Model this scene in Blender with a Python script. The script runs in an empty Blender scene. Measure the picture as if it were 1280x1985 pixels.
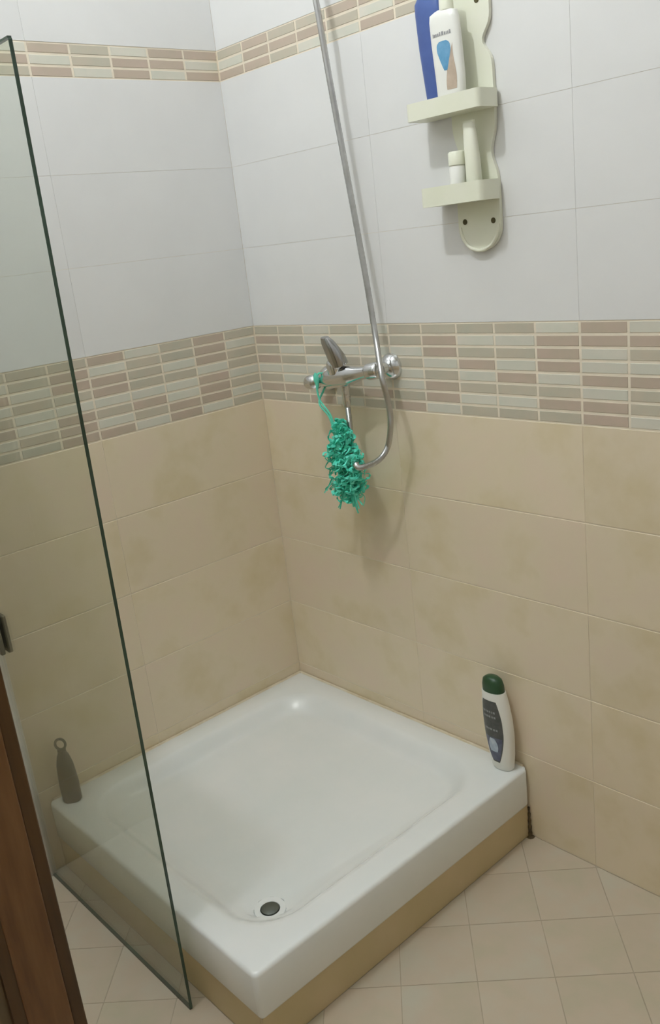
import bpy, math, random
from mathutils import Vector, Matrix
random.seed(7)
S = bpy.context.scene
COL = S.collection

# ------------------------------------------------------------------ camera
cam = bpy.data.cameras.new('camera')
co = bpy.data.objects.new('camera', cam)
COL.objects.link(co)
FPX = 1727.54
cam.sensor_fit = 'VERTICAL'
cam.sensor_height = 36.0
cam.lens = FPX / 1985.0 * 36.0
cam.clip_start = 0.02
R = Matrix(((0.6722108514, 0.7317096961, -0.1128427749),
            (-0.1424879923, 0.2774274302, 0.9501216727),
            (0.7265189215, -0.6226033581, 0.2907495746)))
co.matrix_world = Matrix.Translation((1.948881, -1.478744, 1.419880)) @ R.transposed().to_4x4()
S.camera = co

# ------------------------------------------------------------------ world, exposure
W = bpy.data.worlds.new('world')
W.use_nodes = True
W.node_tree.nodes['Background'].inputs[0].default_value = (0.9, 0.95, 1.0, 1)
W.node_tree.nodes['Background'].inputs[1].default_value = 0.05
S.world = W
S.view_settings.view_transform = 'Standard'
S.view_settings.look = 'None'
S.view_settings.gamma = 1.0
S.view_settings.use_curve_mapping = False
S.view_settings.exposure = 0.0
LAMP = (0.74, -1.12, 3.04)
LAMP_R = 0.032
LAMP_POWER = 40.0      # watts
S.cycles.max_bounces = 8
S.cycles.diffuse_bounces = 6
S.cycles.glossy_bounces = 4
S.cycles.transmission_bounces = 4

# ------------------------------------------------------------------ sizes of the place
RX, RY, RZ = 3.10, -1.95, 3.20          # room extents
ZB = 0.0226                             # bottom row is a little taller than the rest
ZR = [ZB + 0.2 * k for k in range(15)]  # tile row joints
TW, TD, TZ = 0.827, 0.822, 0.190        # shower tray
GY = -0.853                             # glass plane


def lin(c):
    c = c / 255.0
    return c / 12.92 if c <= 0.04045 else ((c + 0.055) / 1.055) ** 2.4


def rgb(r, g, b):
    return (lin(r), lin(g), lin(b), 1.0)


# ------------------------------------------------------------------ materials
def mat(name, col, rough=0.5, metal=0.0, spec=0.5, coat=0.0, trans=0.0):
    m = bpy.data.materials.new(name)
    m.use_nodes = True
    b = m.node_tree.nodes['Principled BSDF']
    b.inputs['Base Color'].default_value = col
    b.inputs['Roughness'].default_value = rough
    b.inputs['Metallic'].default_value = metal
    b.inputs['Specular IOR Level'].default_value = spec
    b.inputs['Coat Weight'].default_value = coat
    b.inputs['Transmission Weight'].default_value = trans
    return m


def mottle(m, cols, scale, detail=4.0, stretch=(1, 1, 1), bump=0.0, bscale=60.0, vary=0.0):
    """noise colour ramp over object space (+ per-object offset), optional fine bump"""
    nt = m.node_tree
    N, L = nt.nodes, nt.links
    b = N['Principled BSDF']
    geo = N.new('ShaderNodeNewGeometry')
    mp = N.new('ShaderNodeMapping')
    mp.inputs['Scale'].default_value = stretch
    L.new(geo.outputs['Position'], mp.inputs['Vector'])
    oi = N.new('ShaderNodeObjectInfo')
    mul = N.new('ShaderNodeMath')
    mul.operation = 'MULTIPLY'
    mul.inputs[1].default_value = 13.0
    L.new(oi.outputs['Random'], mul.inputs[0])
    nz = N.new('ShaderNodeTexNoise')
    nz.noise_dimensions = '4D'
    nz.inputs['Scale'].default_value = scale
    nz.inputs['Detail'].default_value = detail
    nz.inputs['Roughness'].default_value = 0.55
    L.new(mp.outputs[0], nz.inputs['Vector'])
    L.new(mul.outputs[0], nz.inputs['W'])
    cr = N.new('ShaderNodeValToRGB')
    e = cr.color_ramp.elements
    while len(e) < len(cols):
        e.new(0.5)
    for i, c in enumerate(cols):
        e[i].position = 0.3 + 0.4 * i / (len(cols) - 1)
        e[i].color = c
    L.new(nz.outputs['Fac'], cr.inputs['Fac'])
    out = cr.outputs['Color']
    if vary:
        hsv = N.new('ShaderNodeHueSaturation')
        mr = N.new('ShaderNodeMapRange')
        mr.inputs['To Min'].default_value = 1 - vary
        mr.inputs['To Max'].default_value = 1 + vary
        L.new(oi.outputs['Random'], mr.inputs['Value'])
        L.new(mr.outputs[0], hsv.inputs['Value'])
        L.new(out, hsv.inputs['Color'])
        out = hsv.outputs['Color']
    L.new(out, b.inputs['Base Color'])
    if bump:
        n2 = N.new('ShaderNodeTexNoise')
        n2.inputs['Scale'].default_value = bscale
        n2.inputs['Detail'].default_value = 3
        L.new(geo.outputs['Position'], n2.inputs['Vector'])
        bp = N.new('ShaderNodeBump')
        bp.inputs['Strength'].default_value = bump
        bp.inputs['Distance'].default_value = 0.002
        L.new(n2.outputs['Fac'], bp.inputs['Height'])
        L.new(bp.outputs['Normal'], b.inputs['Normal'])
    return m


M = {}
M['beige'] = mottle(mat('beige_tile', rgb(200, 175, 135), 0.42), [rgb(218, 203, 169), rgb(227, 213, 187), rgb(228, 210, 189)], 7.0, vary=0.025, bump=0.05, bscale=25)
M['white_tile'] = mottle(mat('white_tile', rgb(226, 226, 222), 0.35), [rgb(223, 223, 222), rgb(228, 228, 227)], 5.0, vary=0.01, bump=0.04, bscale=18)
M['bar_L'] = mottle(mat('mosaic_light', rgb(214, 210, 196), 0.35), [rgb(207, 208, 194), rgb(216, 211, 198)], 18.0, vary=0.03)
M['bar_M'] = mottle(mat('mosaic_greige', rgb(190, 182, 164), 0.35), [rgb(190, 187, 170), rgb(199, 188, 170)], 18.0, vary=0.03)
M['bar_D'] = mottle(mat('mosaic_taupe', rgb(182, 163, 144), 0.35), [rgb(187, 175, 157), rgb(196, 177, 162)], 18.0, vary=0.03)
M['grout_cream'] = mottle(mat('cream_grout', rgb(222, 210, 188), 0.8), [rgb(226, 217, 198), rgb(236, 224, 204)], 30.0)
M['plaster'] = mottle(mat('white_plaster', rgb(230, 229, 224), 0.85), [rgb(236, 236, 232), rgb(242, 242, 238)], 4.0)
M['floor_tile'] = mottle(mat('floor_tile', rgb(190, 180, 160), 0.38), [rgb(183, 175, 152), rgb(192, 178, 158), rgb(190, 184, 166)], 9.0, vary=0.025, bump=0.05, bscale=30)
M['floor_grout'] = mottle(mat('floor_grout', rgb(140, 128, 110), 0.85), [rgb(162, 151, 132), rgb(180, 168, 148)], 20.0)
M['ceramic'] = mottle(mat('white_ceramic', rgb(226, 231, 230), 0.16, coat=0.2), [rgb(228, 233, 232), rgb(236, 238, 237)], 6.0)
M['plinth'] = mottle(mat('brown_beige_tile', rgb(190, 160, 112), 0.42), [rgb(194, 178, 136), rgb(205, 186, 150)], 8.0)
M['sealant'] = mottle(mat('cream_sealant', rgb(214, 203, 178), 0.5), [rgb(205, 190, 160), rgb(222, 214, 196)], 25.0)
M['dirt'] = mottle(mat('dark_sealant', rgb(92, 78, 52), 0.8), [rgb(70, 58, 38), rgb(110, 94, 64)], 60.0)
M['chrome'] = mat('chrome', (0.72, 0.73, 0.74, 1), 0.13, 1.0)
M['chrome_dark'] = mat('chrome_dark_reflection', (0.45, 0.45, 0.45, 1), 0.2, 1.0)  # same chrome, with the lever's dark reflection put into its colour
M['steel'] = mottle(mat('brushed_steel', (0.55, 0.55, 0.55, 1), 0.3, 1.0), [(0.48, 0.48, 0.47, 1), (0.6, 0.6, 0.6, 1)], 40.0)
M['drain_dark'] = mat('drain_cap', rgb(96, 100, 92), 0.45, 0.4)
M['alu'] = mottle(mat('aluminium_profile', (0.72, 0.70, 0.66, 1), 0.4, 0.6), [(0.66, 0.64, 0.60, 1), (0.76, 0.74, 0.70, 1)], 20.0)
M['plastic'] = mottle(mat('cream_plastic', rgb(232, 233, 214), 0.35), [rgb(229, 231, 210), rgb(235, 235, 220)], 10.0)
M['white_plastic'] = mat('white_plastic', rgb(236, 236, 230), 0.3)
M['hole'] = mat('dark_screw_hole', rgb(86, 80, 50), 0.8)
M['blue_plastic'] = mottle(mat('blue_plastic', rgb(72, 96, 158), 0.32), [rgb(66, 88, 150), rgb(80, 106, 170)], 14.0)
M['navy'] = mat('navy_plastic', rgb(58, 66, 104), 0.35)
M['print_grey'] = mat('grey_print', rgb(150, 150, 152), 0.5)
M['print_blue'] = mottle(mat('blue_print', rgb(80, 150, 190), 0.4), [rgb(66, 138, 182), rgb(120, 172, 208)], 50.0)
M['print_tan'] = mottle(mat('tan_print', rgb(190, 170, 150), 0.45), [rgb(178, 160, 140), rgb(202, 184, 166)], 50.0)
M['green_cap'] = mat('dark_green_cap', rgb(40, 74, 46), 0.38)
M['label_dark'] = mottle(mat('charcoal_label', rgb(76, 78, 74), 0.35), [rgb(62, 68, 62), rgb(92, 90, 88)], 60.0)
M['label_blue'] = mottle(mat('slate_label', rgb(86, 90, 112), 0.35), [rgb(74, 78, 104), rgb(104, 108, 126)], 70.0)
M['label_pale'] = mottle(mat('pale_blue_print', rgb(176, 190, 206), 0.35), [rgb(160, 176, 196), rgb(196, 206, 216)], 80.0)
M['teal'] = mottle(mat('teal_net', rgb(60, 210, 172), 0.5), [rgb(66, 210, 182), rgb(116, 236, 214)], 60.0)
M['teal_cord'] = mat('teal_cord', rgb(96, 206, 178), 0.5)
M['olive_bottle'] = mottle(mat('dark_bottle', rgb(92, 92, 76), 0.35), [rgb(82, 90, 72), rgb(104, 92, 84)], 20.0)
M['wood'] = mottle(mat('brown_wood', rgb(120, 74, 42), 0.38, coat=0.1), [rgb(84, 52, 28), rgb(112, 76, 42), rgb(126, 90, 54)], 9.0, detail=6, stretch=(5, 5, 0.5))
M['wood_dark'] = mottle(mat('dark_wood', rgb(84, 58, 26), 0.4), [rgb(66, 44, 18), rgb(92, 64, 30)], 9.0, detail=6, stretch=(5, 5, 0.5))
M['wood_panel'] = mottle(mat('wood_panel_reflection', rgb(112, 98, 74), 0.3), [rgb(92, 84, 62), rgb(122, 100, 72)], 8.0, detail=6, stretch=(5, 5, 0.7))  # grey-green reflection on the door panel painted into the wood colour
M['dark_metal'] = mat('dark_metal', rgb(118, 114, 98), 0.45, 0.4)
M['glass_edge'] = mottle(mat('green_glass_edge', rgb(58, 78, 66), 0.15), [rgb(48, 66, 56), rgb(70, 92, 78)], 6.0)

# clear, slightly green glass slab
g = bpy.data.materials.new('green_tinted_glass')
g.use_nodes = True
nt = g.node_tree
nt.nodes.clear()
o_ = nt.nodes.new('ShaderNodeOutputMaterial')
tr = nt.nodes.new('ShaderNodeBsdfTransparent')
tr.inputs[0].default_value = (0.93, 0.95, 0.92, 1)
gl = nt.nodes.new('ShaderNodeBsdfGlossy')
gl.inputs['Roughness'].default_value = 0.03
lw = nt.nodes.new('ShaderNodeLayerWeight')
lw.inputs['Blend'].default_value = 0.5
p5 = nt.nodes.new('ShaderNodeMath')
p5.operation = 'POWER'
p5.inputs[1].default_value = 5.0
fr = nt.nodes.new('ShaderNodeMath')       # Schlick reflectance of one glass face
fr.operation = 'MULTIPLY_ADD'
fr.inputs[1].default_value = 0.95
fr.inputs[2].default_value = 0.035
nt.links.new(lw.outputs['Facing'], p5.inputs[0])
nt.links.new(p5.outputs[0], fr.inputs[0])
mx = nt.nodes.new('ShaderNodeMixShader')
nt.links.new(fr.outputs[0], mx.inputs[0])
nt.links.new(tr.outputs[0], mx.inputs[1])
nt.links.new(gl.outputs[0], mx.inputs[2])
nt.links.new(mx.outputs[0], o_.inputs[0])
M['glass'] = g

lm = mat('lit_bulb', rgb(240, 240, 235), 0.4)
lb = lm.node_tree.nodes['Principled BSDF']
lb.inputs['Emission Color'].default_value = (1, 1, 0.97, 1)
lb.inputs['Emission Strength'].default_value = 6.0
lm.cycles.emission_sampling = 'NONE'
M['lamp'] = lm


# ------------------------------------------------------------------ builders
ORG = {}


def link(o, parent=None):
    COL.objects.link(o)
    if parent is not None:
        o.parent = parent
    return o


def tag(o, label=None, cat=None, group=None, kind=None):
    if label: o['label'] = label
    if cat: o['category'] = cat
    if group: o['group'] = group
    if kind: o['kind'] = kind
    return o


def empty(name, loc, label, cat, group=None):
    o = bpy.data.objects.new(name, None)
    o.location = loc
    o.empty_display_size = 0.05
    link(o)
    ORG[o] = Vector(loc)
    return tag(o, label, cat, group)


def mk(name, V, F, m, parent=None, smooth=False, origin=None, bevel=0.0):
    """mesh object from world coordinates"""
    og = ORG[parent] if parent is not None else Vector(origin or (0, 0, 0))
    me = bpy.data.meshes.new(name)
    me.from_pydata([tuple(Vector(v) - og) for v in V], [], F)
    me.materials.append(M[m] if isinstance(m, str) else m)
    me.update()
    import bmesh
    bm = bmesh.new()
    bm.from_mesh(me)
    bmesh.ops.recalc_face_normals(bm, faces=bm.faces)
    bm.to_mesh(me)
    bm.free()
    if smooth:
        me.polygons.foreach_set('use_smooth', [True] * len(me.polygons))
        me.set_sharp_from_angle(angle=math.radians(50))
    o = bpy.data.objects.new(name, me)
    if parent is None:
        o.location = og
    link(o, parent)
    ORG[o] = og
    if bevel:
        b = o.modifiers.new('bevel', 'BEVEL')
        b.width = bevel
        b.segments = 3
        b.limit_method = 'ANGLE'
        b.angle_limit = math.radians(40)
    return o


def box(x0, x1, y0, y1, z0, z1):
    V = [(x, y, z) for x in (x0, x1) for y in (y0, y1) for z in (z0, z1)]
    F = [(0, 1, 3, 2), (4, 6, 7, 5), (0, 4, 5, 1), (2, 3, 7, 6), (0, 2, 6, 4), (1, 5, 7, 3)]
    return V, F


def join(*parts):
    V, F = [], []
    for v, f in parts:
        n = len(V)
        V += list(v)
        F += [tuple(i + n for i in q) for q in f]
    return V, F


def frame(d):
    d = Vector(d).normalized()
    a = Vector((0, 0, 1)) if abs(d.z) < 0.9 else Vector((1, 0, 0))
    u = d.cross(a).normalized()
    return u, d.cross(u).normalized()


def tube(pts, r, n=10, closed=False, flat=1.0):
    pts = [Vector(p) for p in pts]
    k = len(pts)
    rs = r if isinstance(r, (list, tuple)) else [r] * k
    V, F = [], []
    u = None
    for i, p in enumerate(pts):
        if closed:
            d = pts[(i + 1) % k] - pts[i - 1]
        else:
            d = pts[min(i + 1, k - 1)] - pts[max(i - 1, 0)]
        d.normalize()
        if u is None:
            u, w = frame(d)
        else:
            u = (u - d * u.dot(d)).normalized()
            w = d.cross(u)
        for j in range(n):
            a = 2 * math.pi * j / n
            V.append(p + (u * math.cos(a) + w * math.sin(a) * flat) * rs[i])
    m = k if closed else k - 1
    for i in range(m):
        for j in range(n):
            a, b = i * n + j, i * n + (j + 1) % n
            c, d2 = ((i + 1) % k) * n + (j + 1) % n, ((i + 1) % k) * n + j
            F.append((a, b, c, d2))
    if not closed:
        F.append(tuple(range(n))[::-1])
        F.append(tuple(range((k - 1) * n, k * n)))
    return V, F


def lathe(base, axis, prof, n=24):
    """prof: list of (distance along axis, radius)"""
    base, d = Vector(base), Vector(axis).normalized()
    u, w = frame(d)
    V, F = [], []
    for s, r in prof:
        for j in range(n):
            a = 2 * math.pi * j / n
            V.append(base + d * s + (u * math.cos(a) + w * math.sin(a)) * max(r, 1e-5))
    for i in range(len(prof) - 1):
        for j in range(n):
            F.append((i * n + j, i * n + (j + 1) % n, (i + 1) * n + (j + 1) % n, (i + 1) * n + j))
    F.append(tuple(range(n))[::-1])
    F.append(tuple(range((len(prof) - 1) * n, len(prof) * n)))
    return V, F


def smoothpts(ctrl, n=12):
    c = [Vector(p) for p in ctrl]
    c = [c[0] * 2 - c[1]] + c + [c[-1] * 2 - c[-2]]
    out = []
    for i in range(1, len(c) - 2):
        for t in range(n):
            t /= n
            p0, p1, p2, p3 = c[i - 1:i + 3]
            out.append(0.5 * ((2 * p1) + (p2 - p0) * t + (2 * p0 - 5 * p1 + 4 * p2 - p3) * t * t + (3 * p1 - p0 - 3 * p2 + p3) * t ** 3))
    out.append(c[-2])
    return out


class Loft:
    """stack of superellipse sections (z, rx, ry, dx); turned by ang about z; leaning via dx"""
    def __init__(self, base, secs, ang=0.0, p=2.4):
        self.b, self.s, self.a, self.p = Vector(base), secs, ang, p

    def sec(self, z):
        s = self.s
        for i in range(len(s) - 1):
            if z <= s[i + 1][0]:
                t = (z - s[i][0]) / max(1e-9, s[i + 1][0] - s[i][0])
                return [s[i][k] + (s[i + 1][k] - s[i][k]) * t for k in range(4)]
        return list(s[-1])

    def pt(self, z, th, off=0.0, sec=None):
        _, rx, ry, dx = sec or self.sec(z)
        c, s = math.cos(th), math.sin(th)
        e = 2.0 / self.p
        x = (rx + off) * math.copysign(abs(c) ** e, c) + dx
        y = (ry + off) * math.copysign(abs(s) ** e, s)
        ca, sa = math.cos(self.a), math.sin(self.a)
        return self.b + Vector((x * ca - y * sa, x * sa + y * ca, z))

    def body(self, n=32):
        V, F = [], []
        for s in self.s:
            for j in range(n):
                V.append(self.pt(s[0], 2 * math.pi * j / n, sec=s))
        k = len(self.s)
        for i in range(k - 1):
            for j in range(n):
                F.append((i * n + j, i * n + (j + 1) % n, (i + 1) * n + (j + 1) % n, (i + 1) * n + j))
        F.append(tuple(range(n))[::-1])
        F.append(tuple(range((k - 1) * n, k * n)))
        return V, F

    def patch(self, z0, z1, rng, off=0.0005, nz=14, na=12):
        """printed label lying on the wall of the body; rng(t) -> (angle0, angle1)"""
        V, F = [], []
        for i in range(nz + 1):
            t = i / nz
            a0, a1 = rng(t)
            for j in range(na + 1):
                V.append(self.pt(z0 + (z1 - z0) * t, a0 + (a1 - a0) * j / na, off))
        for i in range(nz):
            for j in range(na):
                q = i * (na + 1) + j
                F.append((q, q + 1, q + na + 2, q + na + 1))
        return V, F


# tiles: a slab with a chamfered front; shared mesh for equal sizes
TM = {}


def tile_mesh(w, h, m, axis, t=0.008):
    """axis 'y': front looks to -y, spans x,z;  axis 'x': front looks to +x, spans y,z. origin: middle of front face"""
    ch = 0.00025 if m == 'white_tile' else 0.0005
    key = (round(w, 4), round(h, 4), m, axis)
    if key in TM:
        return TM[key]
    a, b = w / 2, h / 2
    P = [(-a, -b, t), (a, -b, t), (a, b, t), (-a, b, t),
         (-a, -b, ch), (a, -b, ch), (a, b, ch), (-a, b, ch),
         (-a + ch, -b + ch, 0), (a - ch, -b + ch, 0), (a - ch, b - ch, 0), (-a + ch, b - ch, 0)]
    F = [(8, 9, 10, 11)]
    for i in range(4):
        j = (i + 1) % 4
        F.append((4 + i, 4 + j, 8 + j, 8 + i))
        F.append((i, j, 4 + j, 4 + i))
    if axis == 'y':
        V = [(p, d, q) for p, q, d in P]
    elif axis == 'x':
        V = [(-d, p, q) for p, q, d in P]
    elif axis == '-y':
        V = [(-p, -d, q) for p, q, d in P]
    else:
        V = [(d, -p, q) for p, q, d in P]
    me = bpy.data.meshes.new('tile')
    me.from_pydata(V, [], F)
    me.materials.append(M[m])
    me.update()
    TM[key] = me
    return me


def put_tile(name, me, loc, parent):
    o = bpy.data.objects.new(name, me)
    o.location = Vector(loc) - ORG[parent]
    return link(o, parent)


def joined_tiles(name, items, parent):
    """items: list of (mesh, loc); one mesh, materials kept"""
    V, F, mi, mats = [], [], [], []
    for me, loc in items:
        n = len(V)
        V += [tuple(Vector(v.co) + Vector(loc)) for v in me.vertices]
        F += [tuple(i + n for i in p.vertices) for p in me.polygons]
        m = me.materials[0]
        if m not in mats:
            mats.append(m)
        mi += [mats.index(m)] * len(me.polygons)
    me = bpy.data.meshes.new(name)
    me.from_pydata(V, [], F)
    for m in mats:
        me.materials.append(m)
    me.polygons.foreach_set('material_index', mi)
    me.update()
    o = bpy.data.objects.new(name, me)
    o['kind'] = 'stuff'
    return link(o, parent)


# ------------------------------------------------------------------ the room
def structure(name, V, F, m):
    return tag(mk(name, V, F, m), kind='structure')


G = 0.0009     # how deep the grout lies behind the tile faces
wr = structure('wall_right', *box(0 - 0.12, RX + 0.12, G, 0.12, -0.1, RZ + 0.1), 'grout_cream')
wl = structure('wall_left', *box(-0.12, -G, RY - 0.12, G, -0.1, RZ + 0.1), 'grout_cream')
wb = structure('wall_back', *box(-0.12, RX + 0.12, RY - 0.12, RY - G, -0.1, RZ + 0.1), 'grout_cream')
wf = structure('wall_front', *box(RX + G, RX + 0.12, RY - 0.12, 0.12, -0.1, RZ + 0.1), 'grout_cream')
structure('ceiling', *box(-0.12, RX + 0.12, RY - 0.12, 0.12, RZ, RZ + 0.12), 'plaster')

PAT_R = {  # mosaic pattern seen on the right wall, column -> rows from top
    0: 'MDMDLMDM', 1: 'MMLMLLDM', 2: 'LLMLLMMD', 3: 'MLLMLMML', 4: 'LMLMMLDM',
    5: 'MMLMLLMD', 6: 'MDDLMDDL', 7: 'MLMDLMLM', 8: 'MLMLDMLM', 9: 'LDDDLMDM', 10: 'DDLLDLDD', 11: 'LDMLDMML', 12: 'MLDMLDLM'}
PAT_L = {0: 'MLMMLMLM', 1: 'DDDLDDDL', 2: 'MMLMLLDD', 3: 'LMMMLDML', 4: 'DLDDLMLD', 5: 'MDDMLDDD', 6: 'MMLMLLMM', 7: 'MLDLMDLM', 8: 'LMLMDLMD'}
UP_L = {0: 'DLD', 1: 'DDL', 2: 'LDD', 3: 'MML', 4: 'DLD', 5: 'LDM', 6: 'MLD'}
UP_R = {0: 'MLD', 1: 'DDD', 2: 'MDM', 3: 'MDL', 4: 'DML', 5: 'DLD', 6: 'LDM', 7: 'MLD'}


def wall_tiles(parent, axis, length, place, show, pat, up):
    """place(s, z) -> world point of a tile centre at distance s along the wall; show: tiles up to this s are single objects"""
    far = []

    def emit(name, w, h, m, s, z):
        me = tile_mesh(w, h, m, axis)
        if s - w / 2 < show:
            put_tile(name, me, place(s, z), parent)
        else:
            far.append((me, place(s, z)))

    def row(z0, z1, m, step, gap, vgap=0.001):
        s = 0.0
        while s < length - 0.01:
            e = min(s + step, length)
            emit('wall_tile', e - s - vgap, z1 - z0 - gap, m, (s + e) / 2, (z0 + z1) / 2)
            s = e
    for k in range(5):
        row(0.0 if k == 0 else ZR[k], ZR[k + 1], 'beige', 0.5, 0.0026)
    for k in range(6, 9):
        row(ZR[k], ZR[k + 1], 'white_tile', 0.5, 0.0005, 0.0004)
    zt = ZR[9] + 0.07
    z = zt
    while z < RZ - 0.02:
        e = min(z + 0.2, RZ)
        row(z, e, 'white_tile', 0.5, 0.0005, 0.0004)
        z = e
    rr = random.Random(3)
    n = int(round(length / 0.1))
    for c in range(n):
        s0, s1 = 0.1 * c, min(0.1 * c + 0.1, length)
        p = pat.get(c) or ''.join(rr.choice('LMD') for _ in range(8))
        for k in range(8):
            z1 = ZR[6] - 0.025 * k
            emit('mosaic_bar', s1 - s0 - 0.0055, 0.0195, 'bar_' + p[k], (s0 + s1) / 2, z1 - 0.0125)
        p = up.get(c) or ''.join(rr.choice('LMD') for _ in range(3))
        for k in range(3):
            z1 = zt - 0.07 / 3 * k
            emit('mosaic_bar', s1 - s0 - 0.0055, 0.018, 'bar_' + p[k], (s0 + s1) / 2, z1 - 0.07 / 6)
    if far:
        joined_tiles('distant_tiles', far, parent)


wall_tiles(wr, 'y', RX, lambda s, z: (s, 0, z), 1.30, PAT_R, UP_R)
wall_tiles(wl, 'x', -RY, lambda s, z: (0, -s, z), 0.90, PAT_L, UP_L)
wall_tiles(wb, '-y', RX, lambda s, z: (s, RY, z), -1, {}, {})
wall_tiles(wf, '-x', -RY, lambda s, z: (RX, -s, z), -1, {}, {})

# floor: diagonal square tiles on a grout bed
fl = structure('floor', *box(-0.12, RX + 0.12, RY - 0.12, 0.12, -0.12, -0.0006), 'floor_grout')


def clip(poly, a, b, c):
    """keep a*x+b*y<=c"""
    out = []
    for i in range(len(poly)):
        p, q = poly[i], poly[(i + 1) % len(poly)]
        dp, dq = a * p[0] + b * p[1] - c, a * q[0] + b * q[1] - c
        if dp <= 0:
            out.append(p)
        if dp * dq < 0:
            t = dp / (dp - dq)
            out.append((p[0] + (q[0] - p[0]) * t, p[1] + (q[1] - p[1]) * t))
    return out


def cliprect(poly, x0, x1, y0, y1):
    for a, b, c in ((1, 0, x1), (-1, 0, -x0), (0, 1, y1), (0, -1, -y0)):
        poly = clip(poly, a, b, c)
        if len(poly) < 3:
            return []
    return poly


ST = 0.2135 / 2 ** 0.5
GAP = 0.0022
PX, PY = TW - 0.006, -(TD - 0.006)      # plinth faces
for i in range(-14, 22):
    for j in range(-6, 34):
        # rows along s = x+y, t = x-y
        s0, t0 = 0.571 + 0.2135 * i, 1.434 + 0.2135 * (j - 10)
        g2 = GAP * 0.7071 * 1.0
        c = [(s0 + g2, t0 + g2), (s0 + 0.2135 - g2, t0 + g2), (s0 + 0.2135 - g2, t0 + 0.2135 - g2), (s0 + g2, t0 + 0.2135 - g2)]
        q = [((s + t) / 2, (s - t) / 2) for s, t in c]
        cx, cy = sum(p[0] for p in q) / 4, sum(p[1] for p in q) / 4
        if cx < -0.2 or cx > RX + 0.2 or cy > 0.2 or cy < RY - 0.2:
            continue
        polys = [cliprect(q, PX + 0.001, RX - 0.001, RY + 0.001, -0.001), cliprect(q, 0.001, PX + 0.001, RY + 0.001, PY - 0.001)]
        V, F = [], []
        for p in polys:
            if len(p) < 3:
                continue
            n, k = len(V), len(p)
            V += [(x, y, 0.0) for x, y in p] + [(x, y, -0.006) for x, y in p]
            F.append(tuple(range(n, n + k)))
            F += [(n + a, n + (a + 1) % k, n + k + (a + 1) % k, n + k + a) for a in range(k)]
        if V:
            mk('floor_tile', V, F, 'floor_tile', fl)

# ------------------------------------------------------------------ tray plinth and tray
pl = empty('tray_plinth', (TW / 2, -TD / 2, 0), 'low beige tiled plinth carrying the white shower tray', 'plinth')
mk('core', *box(0.002, PX - 0.008, PY + 0.008, -0.002, 0.0, 0.088), 'grout_cream', pl)
mk('plinth_tile', *box(PX - 0.008, PX, PY, -0.004, 0.0, 0.086), 'plinth', pl, bevel=0.0008)
mk('plinth_tile', *box(0.002, PX - 0.0085, PY, PY + 0.008, 0.0, 0.086), 'plinth', pl, bevel=0.0008)
# black grime where plinth, wall and floor meet
cl = [(PX + 0.002, -0.003, 0.001 + 0.006 * k) for k in range(14)]
V, F = tube(cl, [0.0055 - 0.00025 * k + 0.001 * math.sin(2.1 * k) for k in range(14)], 8)
W_, H_ = lathe((PX + 0.006, -0.007, -0.001), (0, 0, 1), [(0, 0.012), (0.0015, 0.009), (0.0025, 0.002)], 12)
mk('grime', *join((V, F), (W_, H_)), 'dirt', pl, smooth=True)

tray = empty('shower_tray', (TW / 2, -TD / 2, 0.088), 'square white ceramic shower tray in the tiled corner', 'shower tray')


def rrect(x0, x1, y0, y1, r, z, k=9):
    out = []
    for cx, cy, a0 in ((x1 - r, y1 - r, 0), (x0 + r, y1 - r, 90), (x0 + r, y0 + r, 180), (x1 - r, y0 + r, 270)):
        for i in range(k):
            a = math.radians(a0 + 90 * i / (k - 1))
            out.append((cx + r * math.cos(a), cy + r * math.sin(a), z))
    return out


DX, DY = 0.668, -0.665     # drain
loops = [rrect(0.003, TW - 0.004, -TD + 0.004, -0.003, 0.008, 0.088),
         rrect(0.003, TW - 0.001, -TD + 0.001, -0.003, 0.010, 0.095),
         rrect(0.003, TW, -TD, -0.003, 0.012, TZ - 0.008),
         rrect(0.003, TW - 0.0025, -TD + 0.0025, -0.003, 0.012, TZ - 0.002),
         rrect(0.006, TW - 0.008, -TD + 0.008, -0.006, 0.014, TZ)]
for t in range(0, 9):
    u = t / 8.0
    e = u * u * (3 - 2 * u)
    ins = 0.052 * u
    loops.append(rrect(0.062 + ins, TW - 0.058 - ins, -TD + 0.050 + ins, -0.062 - ins, 0.115 - 0.02 * u, TZ - 0.0005 - 0.036 * e))
n = len(loops[0])
lx = loops[-1]
for t in (0.4, 0.75, 1.0):
    z = lx[0][2] - 0.010 * t
    ring = []
    for i, p in enumerate(lx):
        d = Vector((p[0] - DX, p[1] - DY, 0))
        a = d.normalized() * 0.034
        ring.append((p[0] + (DX + a.x - p[0]) * t, p[1] + (DY + a.y - p[1]) * t, z))
    loops.append(ring)
loops.append([(DX + (p[0] - DX) * 0.97, DY + (p[1] - DY) * 0.97, p[2] - 0.012) for p in loops[-1]])
ZD = loops[-2][0][2]
V = [p for l in loops for p in l]
F = []
for a in range(len(loops) - 1):
    for i in range(n):
        F.append((a * n + i, a * n + (i + 1) % n, (a + 1) * n + (i + 1) % n, (a + 1) * n + i))
F.append(tuple(range((len(loops) - 1) * n, len(loops) * n)))
F.append(tuple(range(n))[::-1])
mk('basin', V, F, 'ceramic', tray, smooth=True)
dr = mk('drain_ring', *lathe((DX, DY, ZD - 0.006), (0, 0, 1), [(0, 0.020), (0.0055, 0.0205), (0.0058, 0.022), (0.0066, 0.0325), (0.0048, 0.0335), (0, 0.0335)], 32), 'ceramic', tray, smooth=True)
mk('drain_cap', *lathe((DX, DY, ZD - 0.004), (0, 0, 1), [(0, 0.0185), (0.005, 0.0185), (0.007, 0.015), (0.0078, 0.0)], 28), 'drain_dark', dr, smooth=True)
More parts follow.
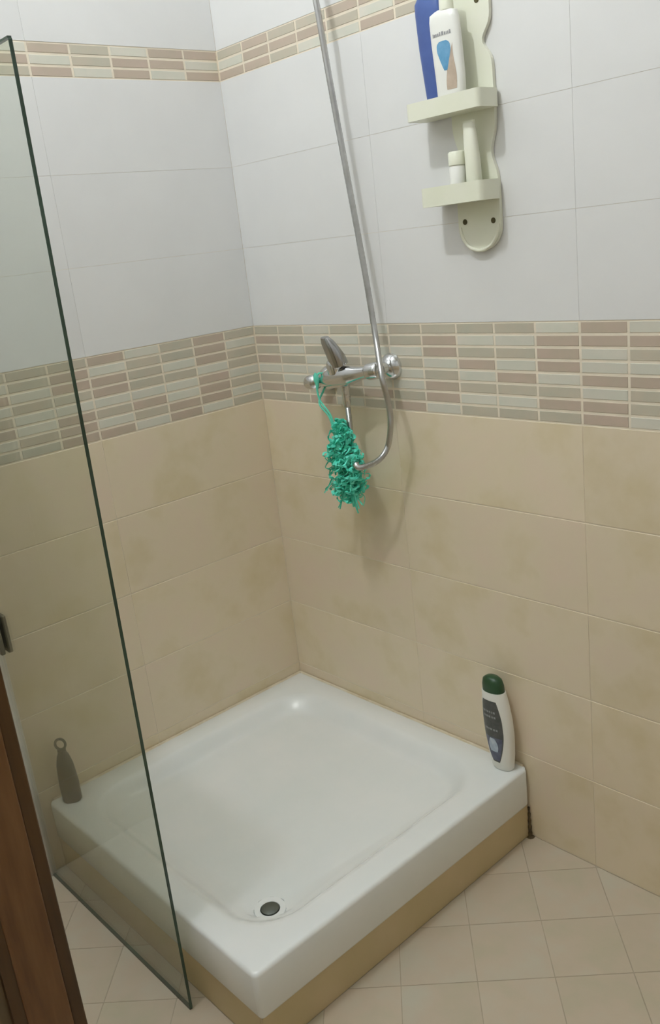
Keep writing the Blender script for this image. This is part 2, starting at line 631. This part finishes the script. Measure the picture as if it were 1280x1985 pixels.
mk('sealant', *join(tube([(0.004, -0.004, TZ), (TW - 0.012, -0.004, TZ)], 0.004, 6), tube([(0.004, -0.006, TZ), (0.004, -TD + 0.012, TZ)], 0.004, 6)), 'sealant', tray)

# ------------------------------------------------------------------ glass screen
gs = empty('glass_screen', (0.31, GY, 0), 'tall clear greenish glass shower screen at the left', 'glass screen')
XB, XT, ZG = 0.620, 0.660, 1.735
y0, y1 = GY - 0.003, GY + 0.003
V = [(0.014, y0, 0.004), (XB, y0, 0.004), (XT, y0, ZG), (0.014, y0, ZG), (0.014, y1, 0.004), (XB, y1, 0.004), (XT, y1, ZG), (0.014, y1, ZG)]
mk('pane', V, [(0, 1, 2, 3), (7, 6, 5, 4)], 'glass', gs)
e = 0.0022
V = [(XB, y0, 0.004), (XB + e, y0, 0.004), (XB + e, y1, 0.004), (XB, y1, 0.004), (XT, y0, ZG), (XT + e, y0, ZG), (XT + e, y1, ZG), (XT, y1, ZG)]
Q = [(0, 1, 2, 3), (4, 5, 6, 7), (0, 1, 5, 4), (1, 2, 6, 5), (2, 3, 7, 6), (3, 0, 4, 7)]
mk('polished_edge', V, Q, 'glass_edge', gs, bevel=0.001)
mk('top_edge', *box(0.0142, XT, y0, y1, ZG, ZG + 0.003), 'glass_edge', gs)
mk('bottom_seal', *box(0.0142, XB, y0, y1, 0.0, 0.005), 'glass_edge', gs)
cz = 0.665
mk('clamp', *join(box(0.0142, 0.062, GY - 0.014, GY - 0.0034, cz - 0.045, cz + 0.045), box(0.0142, 0.062, GY + 0.0034, GY + 0.014, cz - 0.045, cz + 0.045)), 'dark_metal', gs, bevel=0.003)
mk('wall_profile', *box(0.0005, 0.014, GY - 0.008, GY + 0.008, 0.0, ZG + 0.005), 'alu', gs, bevel=0.001)

# ------------------------------------------------------------------ wooden door leaf in the left foreground
DXF = 0.772      # face towards the camera
YF, YH = -1.10, -1.90
door = tag(empty('door_1', (DXF, YF, 0), None, None), kind='structure')
x0, x1 = DXF - 0.04, DXF


def dbox(name, ya, yb, za, zb, m, xa=x0, xb=x1, bev=0.003):
    return mk(name, *box(xa, xb, yb, ya, za, zb), m, door, bevel=bev)


dbox('edge_lip', YF, YF - 0.022, 0.008, 2.05, 'wood_dark', x0, x1 - 0.006)
dbox('stile', YF - 0.022, YF - 0.088, 0.008, 2.05, 'wood')
dbox('stile', YH + 0.115, YH, 0.008, 2.05, 'wood')
for za, zb in ((0.008, 0.20), (0.95, 1.10), (1.93, 2.05)):
    dbox('rail', YF - 0.088, YH + 0.115, za, zb, 'wood')
for za, zb in ((0.20, 0.95), (1.10, 1.93)):
    dbox('panel', YF - 0.088, YH + 0.115, za, zb, 'wood_panel', x0 + 0.012, x1 - 0.014, 0)
    ya, yb = YF - 0.088, YH + 0.115
    fr_ = join(box(x1 - 0.014, x1 - 0.002, ya - 0.018, ya, za, zb), box(x1 - 0.014, x1 - 0.002, yb, yb + 0.018, za, zb),
               box(x1 - 0.014, x1 - 0.002, yb + 0.0185, ya - 0.0185, za, za + 0.018), box(x1 - 0.014, x1 - 0.002, yb + 0.0185, ya - 0.0185, zb - 0.018, zb))
    mk('moulding', *fr_, 'wood_dark', door)
hz = 1.0
hd = mk('door_handle', *join(lathe((x1, YF - 0.055, hz), (1, 0, 0), [(0, 0.024), (0.006, 0.024), (0.009, 0.018), (0.011, 0.0)], 20),
        tube(smoothpts([(x1 + 0.008, YF - 0.055, hz), (x1 + 0.04, YF - 0.055, hz), (x1 + 0.055, YF - 0.075, hz), (x1 + 0.055, YF - 0.16, hz - 0.004)], 8), 0.009, 10)), 'dark_metal', door, smooth=True)

# ------------------------------------------------------------------ mixer tap
mx_ = empty('shower_mixer', (0.38, 0, 1.10), 'chrome single lever shower mixer on the mosaic band', 'mixer tap')
A, B = Vector((0.262, -0.058, 1.088)), Vector((0.524, -0.058, 1.129))
ax = (B - A).normalized()
Ln = (B - A).length
for e_, nm in ((A + ax * 0.022, 'rosette'), (B - ax * 0.022, 'rosette')):
    w_ = Vector((e_.x, 0, e_.z))
    mk(nm, *lathe(w_, (0, -1, 0), [(0.0, 0.031), (0.004, 0.031), (0.012, 0.027), (0.019, 0.018), (0.022, 0.013), (0.058, 0.0125)], 28), 'chrome', mx_, smooth=True)
mk('body', *lathe(A, ax, [(0, 0.0), (0.002, 0.012), (0.007, 0.0165), (0.016, 0.0185), (0.038, 0.0185), (0.041, 0.015), (0.048, 0.0135), (0.070, 0.016), (0.085, 0.022), (0.100, 0.0245), (0.150, 0.0245),
                          (0.165, 0.0215), (0.19, 0.0165), (Ln - 0.048, 0.014), (Ln - 0.041, 0.015), (Ln - 0.038, 0.0195), (Ln - 0.012, 0.0195), (Ln - 0.005, 0.016), (Ln, 0.0)], 28), 'chrome', mx_, smooth=True)
cb = A + ax * 0.122 + Vector((0, -0.004, 0.012))
up = Vector((-0.10, -0.12, 1)).normalized()
cart = mk('cartridge', *lathe(cb, up, [(0, 0.022), (0.020, 0.0225), (0.024, 0.021), (0.030, 0.019), (0.036, 0.012), (0.038, 0.0)], 28), 'chrome', mx_, smooth=True)
# lever: tapered paddle rising from the cartridge, leaning back towards the room
lv = []
for t, wd, th, dx_, dy_, dz_ in ((0, 0.023, 0.020, 0.004, -0.002, 0.020), (0.25, 0.024, 0.019, 0.001, -0.006, 0.036), (0.5, 0.023, 0.016, -0.004, -0.012, 0.054), (0.8, 0.019, 0.012, -0.010, -0.019, 0.074), (1, 0.012, 0.007, -0.014, -0.023, 0.086)):
    lv.append((cb + Vector((dx_ + 0.008, dy_, dz_)), wd, th))
V, F = [], []
nn = 12
for c_, wd, th in lv:
    for j in range(nn):
        a = 2 * math.pi * j / nn
        V.append(c_ + Vector((wd * math.cos(a), -th * math.sin(a), -0.3 * th * math.sin(a))))
for i in range(len(lv) - 1):
    for j in range(nn):
        F.append((i * nn + j, i * nn + (j + 1) % nn, (i + 1) * nn + (j + 1) % nn, (i + 1) * nn + j))
F += [tuple(range(nn))[::-1], tuple(range((len(lv) - 1) * nn, len(lv) * nn))]
mk('lever', V, F, 'chrome_dark', cart, smooth=True)
ob = A + ax * 0.135 + Vector((0, 0.004, -0.018))
mk('outlet', *lathe(ob, (0, 0, -1), [(0, 0.012), (0.016, 0.012), (0.018, 0.0105), (0.030, 0.0105)], 20), 'chrome', mx_, smooth=True)

# ------------------------------------------------------------------ hose
hs = empty('shower_hose', (0.44, -0.05, 1.9), 'long grey metal shower hose looping below the mixer', 'hose')
hp = [(0.425, -0.075, 2.02), (0.436, -0.062, 1.93), (0.441, -0.058, 1.87), (0.447, -0.050, 1.736), (0.463, -0.043, 1.548), (0.487, -0.043, 1.351), (0.511, -0.052, 1.204),
      (0.558, -0.091, 1.118), (0.560, -0.080, 1.055), (0.546, -0.066, 1.006), (0.528, -0.064, 0.952), (0.507, -0.077, 0.921), (0.484, -0.102, 0.909), (0.462, -0.103, 0.906), (0.436, -0.086, 0.914), (0.412, -0.070, 0.945), (0.399, -0.056, 1.0), (0.396, -0.054, 1.04), (ob.x, ob.y, ob.z - 0.028)]
hp = [(x, y, z) for x, y, z in hp]
pts = smoothpts(hp, 40)
mk('hose_tube', *tube(pts, [0.0066 + (0.0004 if i % 2 else -0.0002) for i in range(len(pts))], 10), 'steel', hs, smooth=True)
mk('hose_nut', *lathe((ob.x, ob.y, ob.z - 0.028), (0, 0, -1), [(-0.002, 0.010), (0, 0.0105), (0.016, 0.0105), (0.028, 0.0075)], 16), 'chrome', hs, smooth=True)

# hand shower in its wall bracket, just above the picture
bk = empty('hand_shower', (0.41, 0, 2.07), 'chrome hand shower in wall bracket above the hose', 'hand shower')
mk('wall_bracket', *join(lathe((0.415, 0, 2.06), (0, -1, 0), [(0, 0.026), (0.006, 0.026), (0.012, 0.014), (0.062, 0.012)], 20), lathe((0.424, -0.074, 2.035), (-0.08, -0.25, 1), [(0, 0.016), (0.04, 0.019)], 20)), 'chrome', bk, smooth=True)
mk('handle', *tube([(0.425, -0.074, 2.02), (0.420, -0.090, 2.09), (0.412, -0.112, 2.17), (0.408, -0.135, 2.22)], [0.010, 0.0125, 0.012, 0.013], 16), 'chrome', bk, smooth=True)
mk('spray_head', *lathe((0.407, -0.130, 2.245), (-0.05, -0.75, -0.65), [(0, 0.018), (0.012, 0.032), (0.028, 0.044), (0.036, 0.045), (0.038, 0.040), (0.038, 0.0)], 28), 'chrome', bk, smooth=True)

# ------------------------------------------------------------------ bath puff
pf = empty('bath_puff', (0.395, -0.085, 0.80), 'turquoise net bath puff hanging from the mixer by its cord', 'bath puff')
rp = random.Random(11)
parts = []


PROF = [(0.800, 0.014), (0.825, 0.038), (0.86, 0.050), (0.90, 0.052), (0.94, 0.040), (0.97, 0.028), (1.0, 0.012), (1.02, 0.006)]


def drop(z):           # half width of the puff at height z
    for (a, wa), (b, wb_) in zip(PROF, PROF[1:]):
        if z <= b:
            return wa + (wb_ - wa) * (z - a) / (b - a)
    return 0.005


for i in range(230):
    z = 0.815 + 0.185 * rp.random()
    w = drop(z)
    a = rp.random() * 6.283
    rr = w * math.sqrt(rp.random())
    c = Vector((0.394 + 0.16 * max(0, 0.97 - z) - 0.45 * max(0, 0.87 - z) + rr * math.cos(a), -0.085 + 0.62 * rr * math.sin(a), z))
    nrm = Vector((rp.gauss(0, 1), rp.gauss(0, 1), rp.gauss(0, 0.6))).normalized()
    u, v = frame(nrm)
    r1, r2 = rp.uniform(0.007, 0.017), rp.uniform(0.005, 0.012)
    ph = rp.random() * 6.28
    lp = []
    for k in range(22):
        t = 2 * math.pi * k / 22
        lp.append(c + u * r1 * math.cos(t) + v * r2 * math.sin(t) + nrm * 0.006 * math.sin(3 * t + ph) + Vector((0, 0, 0.25 * r1 * math.sin(2 * t + ph))))
    for p in lp:
        p.y = min(p.y, -0.016)
    parts.append(tube(lp, [0.0030 + 0.0014 * math.sin(5 * k) for k in range(22)], 4, closed=True, flat=0.3))
# loose ends below
for sx, sz, dx_, dz_ in ((0.352, 0.862, -0.030, -0.040), (0.360, 0.850, -0.034, -0.030), (0.405, 0.845, 0.006, -0.045), (0.43, 0.845, 0.012, -0.042), (0.39, 0.845, -0.012, -0.045), (0.42, 0.84, 0.002, -0.048)):
    for q in range(3):
        p0 = Vector((sx + rp.gauss(0, 0.004), -0.085 + rp.gauss(0, 0.008), sz))
        pts = smoothpts([p0, p0 + Vector((dx_ * 0.5 + rp.gauss(0, 0.005), rp.gauss(0, 0.006), dz_ * 0.5)), p0 + Vector((dx_ + rp.gauss(0, 0.004), rp.gauss(0, 0.006), dz_ + rp.gauss(0, 0.005)))], 6)
        parts.append(tube(pts, 0.0024, 4, flat=0.4))
tag(mk('net', *join(*parts), 'teal', pf, smooth=True), kind='stuff')
kn = A + ax * 0.062
cps = [(kn.x - 0.004, kn.y + 0.012, kn.z + 0.014), (kn.x - 0.002, kn.y - 0.012, kn.z + 0.017), (kn.x, kn.y - 0.022, kn.z - 0.002), (kn.x + 0.008, -0.083, 1.055), (0.366, -0.085, 1.02), (0.378, -0.085, 0.975)]
cp2 = [(kn.x - 0.004, kn.y + 0.012, kn.z + 0.014), (kn.x - 0.006, kn.y + 0.022, kn.z - 0.004), (kn.x - 0.006, kn.y + 0.004, kn.z - 0.025), (kn.x + 0.002, -0.080, 1.045), (0.360, -0.084, 1.015), (0.374, -0.085, 0.975)]
mk('cord', *join(tube(smoothpts(cps, 8), 0.0026, 6), tube(smoothpts(cp2, 8), 0.0026, 6), lathe((kn.x - 0.003, kn.y - 0.020, kn.z + 0.022), (0.1, 0, -1), [(0, 0.001), (0.006, 0.006), (0.018, 0.007), (0.032, 0.004), (0.04, 0.001)], 10)), 'teal_cord', pf, smooth=True)

# ------------------------------------------------------------------ wall rack
XC = 0.787
rk = empty('bathroom_rack', (XC, 0, 1.36), 'cream plastic two-tier wall rack holding bathroom bottles', 'rack')
out = []
N_ = 64
zb0, zt0 = 1.362, 1.868
for i in range(N_ + 1):
    z = zb0 + (zt0 - zb0) * i / N_
    w = 0.052
    w -= 0.013 * math.exp(-((z - 1.545) / 0.030) ** 2)     # waists between the shelves
    w -= 0.020 * math.exp(-((z - 1.738) / 0.022) ** 2)
    for ze, rr in ((zb0, 0.050), (zt0, 0.050)):
        d = abs(z - ze)
        if d < rr:
            w = min(w, 0.052 * math.sqrt(max(0.0, 1 - ((rr - d) / rr) ** 2)))
    out.append((z, max(w, 0.004)))
ring = [(XC + w, z) for z, w in out] + [(XC - w, z) for z, w in reversed(out)]
k = len(ring)
V = [(x, -0.009, z) for x, z in ring] + [(x, -0.001, z) for x, z in ring]
F = [tuple(range(k)), tuple(range(k, 2 * k))[::-1]] + [(i, (i + 1) % k, k + (i + 1) % k, k + i) for i in range(k)]
bpl = mk('backplate', V, F, 'plastic', rk, smooth=True)
# raised lip along the bottom rim
lip = [(XC + 0.047 * math.cos(a), -0.010, zb0 + 0.050 + 0.047 * math.sin(a)) for a in [math.radians(180 + 10 * q) for q in range(19)]]
mk('rim', *tube(lip, 0.0035, 8), 'plastic', bpl, smooth=True)
for x, z in ((0.752, 1.422), (0.822, 1.419), (0.812, 1.806)):
    mk('screw_hole', *lathe((x, -0.0085, z), (0, -1, 0), [(0, 0.0055), (0.0012, 0.0055), (0.0016, 0.004)], 14), 'hole', bpl)


def shelf(x0, x1, z0, z1, dep, mname='shelf'):
    th = 0.004
    pts_o = rrect(x0, x1, -dep, -0.003, 0.010, 0, 5)
    pts_i = rrect(x0 + th, x1 - th, -dep + th, -0.003 - th, 0.007, 0, 5)
    n = len(pts_o)
    L_ = [[(x, y, z0) for x, y, _ in pts_o], [(x, y, z1) for x, y, _ in pts_o], [(x, y, z1) for x, y, _ in pts_i], [(x, y, z0 + 0.006) for x, y, _ in pts_i]]
    V = [p for l in L_ for p in l]
    F = [(a * n + i, a * n + (i + 1) % n, (a + 1) * n + (i + 1) % n, (a + 1) * n + i) for a in range(3) for i in range(n)]
    F += [tuple(range(n))[::-1], tuple(range(3 * n, 4 * n))]
    return mk(mname, V, F, 'plastic', rk, smooth=True)


shelf(0.667, 0.848, 1.620, 1.652, 0.066)
shelf(0.688, 0.842, 1.458, 1.494, 0.066)

# bottles in the rack
zs = 1.6265
b1 = empty('blue_bottle', (0.709, -0.021, zs), 'tall blue plastic bottle at the left of the upper rack shelf', 'bottle')
lf = Loft((0.709, -0.021, zs), [(0, 0.020, 0.010, 0.006), (0.004, 0.022, 0.011, 0.006), (0.05, 0.0245, 0.0115, 0.003), (0.12, 0.028, 0.0115, -0.002), (0.18, 0.032, 0.0115, -0.002), (0.20, 0.031, 0.0115, -0.003), (0.21, 0.022, 0.010, -0.004), (0.213, 0.014, 0.009, -0.004)], 0.0)
mk('bottle_body', *lf.body(), 'blue_plastic', b1, smooth=True)
mk('cap', *Loft((0.705, -0.021, zs + 0.212), [(0, 0.016, 0.010, 0), (0.03, 0.016, 0.010, 0), (0.034, 0.013, 0.008, 0)], 0).body(24), 'navy', b1, smooth=True)

b2 = empty('white_bottle', (0.768, -0.047, zs), 'white bottle with a blue drop print on the upper rack shelf', 'bottle')
lf = Loft((0.768, -0.047, zs), [(0, 0.029, 0.012, 0.004), (0.004, 0.031, 0.013, 0.004), (0.06, 0.033, 0.0135, 0.003), (0.12, 0.034, 0.0135, -0.001), (0.155, 0.0335, 0.013, -0.003), (0.166, 0.031, 0.012, -0.004), (0.170, 0.020, 0.010, -0.004), (0.171, 0.012, 0.010, -0.004)], 0.0)
mk('bottle_body', *lf.body(), 'white_plastic', b2, smooth=True)
mk('cap', *Loft((0.772, -0.047, zs + 0.169), [(0, 0.014, 0.011, 0), (0.032, 0.013, 0.011, 0), (0.036, 0.010, 0.008, 0)], 0).body(24), 'plastic', b2, smooth=True)
FRONT = -math.pi / 2


def rngf(c, w):
    return lambda t: (FRONT + c - w(t), FRONT + c + w(t))


mk('drop_print', *lf.patch(0.068, 0.118, rngf(0.05, lambda t: 0.41 * min(1.0, 0.18 + 1.25 * t) * math.sqrt(max(0.02, 1 - max(0.0, (t - 0.8) / 0.2) ** 2 * 0.8)))), 'print_blue', b2, smooth=True)
mk('figure_print', *lf.patch(0.034, 0.112, lambda t: (FRONT + 0.02 + 0.62 * t ** 1.5 - 0.10 * math.sin(math.pi * t), FRONT + 0.68 - 0.02 * t + 0.06 * math.sin(6 * t)), off=0.0003), 'print_tan', b2, smooth=True)
words = []
a = FRONT - 0.62
rw = random.Random(5)
while a < FRONT + 0.55:
    wd = rw.uniform(0.05, 0.11)
    words.append(lf.patch(0.1275, 0.1275 + rw.choice((0.005, 0.0065)), lambda t, a=a, wd=wd: (a, a + wd), nz=1, na=3))
    a += wd + 0.04
tag(mk('lettering', *join(*words), 'print_grey', b2), kind='stuff')

b3 = empty('white_tube', (0.806, -0.034, 1.4645), 'slim white tube standing on the lower rack shelf', 'tube')
zs2 = 1.4645
lf = Loft((0.800, -0.036, zs2), [(0, 0.014, 0.012, 0.004), (0.003, 0.0155, 0.013, 0.004), (0.07, 0.015, 0.012, 0.002), (0.105, 0.014, 0.010, 0), (0.132, 0.013, 0.007, -0.002), (0.135, 0.012, 0.005, -0.002)], 0.0)
mk('tube_body', *lf.body(), 'plastic', b3, smooth=True)
mk('crimp', *box(0.786, 0.811, -0.038, -0.034, zs2 + 0.132, zs2 + 0.139), 'plastic', b3)
b4 = empty('white_jar', (0.764, -0.038, zs2), 'short white jar beside the slim tube on lower rack shelf', 'jar')
lf = Loft((0.766, -0.038, zs2), [(0, 0.014, 0.014, 0), (0.003, 0.016, 0.016, 0), (0.06, 0.016, 0.016, 0), (0.064, 0.0135, 0.0135, 0)], 0.0, p=2.2)
mk('jar_body', *lf.body(), 'white_plastic', b4, smooth=True)
mk('lid', *Loft((0.766, -0.038, zs2 + 0.064), [(0, 0.0165, 0.0165, 0), (0.022, 0.0165, 0.0165, 0), (0.025, 0.014, 0.014, 0)], 0, p=2.2).body(), 'plastic', b4, smooth=True)

# ------------------------------------------------------------------ shampoo bottle on the tray rim
sb = empty('shampoo_bottle', (0.775, -0.034, TZ), 'white shampoo bottle with dark green cap on the tray rim', 'bottle')
lf = Loft((0.775, -0.034, TZ), [(0, 0.024, 0.015, 0.006), (0.004, 0.027, 0.018, 0.006), (0.04, 0.033, 0.021, 0.004), (0.09, 0.037, 0.023, 0.001), (0.13, 0.037, 0.023, -0.002), (0.17, 0.034, 0.0215, -0.006), (0.190, 0.031, 0.020, -0.008), (0.198, 0.030, 0.0195, -0.009)], 0.0, p=2.3)
mk('bottle_body', *lf.body(40), 'white_plastic', sb, smooth=True)
mk('cap', *Loft((0.766, -0.034, TZ + 0.1985), [(0, 0.028, 0.0185, 0), (0.015, 0.0275, 0.018, -0.001), (0.028, 0.024, 0.016, -0.002), (0.034, 0.016, 0.011, -0.002), (0.036, 0.004, 0.003, -0.002)], 0, p=2.2).body(32), 'green_cap', sb, smooth=True)
shp = lambda t: 0.80 * min(1.0, (max(0.0, math.sin(math.pi * (0.06 + 0.74 * t)))) ** 0.7 + 0.02)
lab = mk('label', *lf.patch(0.022, 0.180, rngf(-0.10, shp), nz=24), 'label_dark', sb, smooth=True)
mk('label_swirl', *lf.patch(0.026, 0.088, rngf(-0.10, lambda t: 0.86 * shp(t * 0.39 + 0.02)), off=0.0009, nz=14), 'label_blue', lab, smooth=True)
mk('label_pale_mark', *lf.patch(0.050, 0.085, rngf(-0.12, lambda t: 0.10 + 0.22 * math.sin(math.pi * min(0.95, 0.2 + t * 0.75))), off=0.0013, nz=8), 'label_pale', lab, smooth=True)  # pale blue printed mark over the swirl
words = []
for zrow, a0, a1 in ((0.150, -0.55, 0.25), (0.138, -0.5, 0.35), (0.106, -0.5, 0.3)):
    a = a0
    while a < a1:
        wd = rw.uniform(0.06, 0.13)
        words.append(lf.patch(zrow, zrow + 0.005, lambda t, a=a, wd=wd: (FRONT - 0.08 + a, FRONT - 0.08 + a + wd), off=0.0011, nz=1, na=3))
        a += wd + 0.05
tag(mk('lettering', *join(*words), 'print_grey', lab), kind='stuff')

# ------------------------------------------------------------------ dark bottle behind the glass
db = empty('dark_bottle', (0.045, -0.778, TZ), 'dark slim bottle with ring top standing behind the glass', 'bottle')
lf = Loft((0.045, -0.778, TZ), [(0, 0.020, 0.015, 0), (0.004, 0.023, 0.017, 0), (0.05, 0.0235, 0.0175, 0), (0.10, 0.020, 0.015, 0), (0.125, 0.014, 0.012, 0), (0.132, 0.010, 0.009, 0), (0.140, 0.010, 0.009, 0)], math.radians(50))
mk('bottle_body', *lf.body(), 'olive_bottle', db, smooth=True)
rg = [(0.045 + 0.012 * math.cos(a) * 0.64, -0.778 + 0.012 * math.cos(a) * 0.77, TZ + 0.155 + 0.014 * math.sin(a)) for a in [2 * math.pi * q / 20 for q in range(20)]]
mk('hanging_ring', *tube(rg, 0.0032, 8, closed=True), 'olive_bottle', db, smooth=True)

# ------------------------------------------------------------------ ceiling lamp (above the picture)
cl_ = empty('ceiling_lamp', (LAMP[0], LAMP[1], RZ), 'small glowing bulb lamp on the ceiling above the tray', 'ceiling lamp')
mk('base', *lathe((LAMP[0], LAMP[1], RZ), (0, 0, -1), [(0, 0.045), (0.014, 0.045), (0.02, 0.02), (0.05, 0.018)], 20), 'white_plastic', cl_, smooth=True)
mk('bulb', *lathe((LAMP[0], LAMP[1], RZ - 0.05), (0, 0, -1), [(0, 0.013), (0.02, 0.02), (0.04, 0.026), (0.052, 0.022), (0.058, 0.012), (0.06, 0.0)], 16), 'lamp', cl_, smooth=True)
ld = bpy.data.lights.new('lamp_light', 'POINT')
ld.energy = LAMP_POWER
ld.color = (0.925, 0.968, 1.0)
ld.shadow_soft_size = LAMP_R
lo = bpy.data.objects.new('lamp_light', ld)
lo.location = (0, 0, LAMP[2] - 0.01 - RZ)
link(lo, cl_)
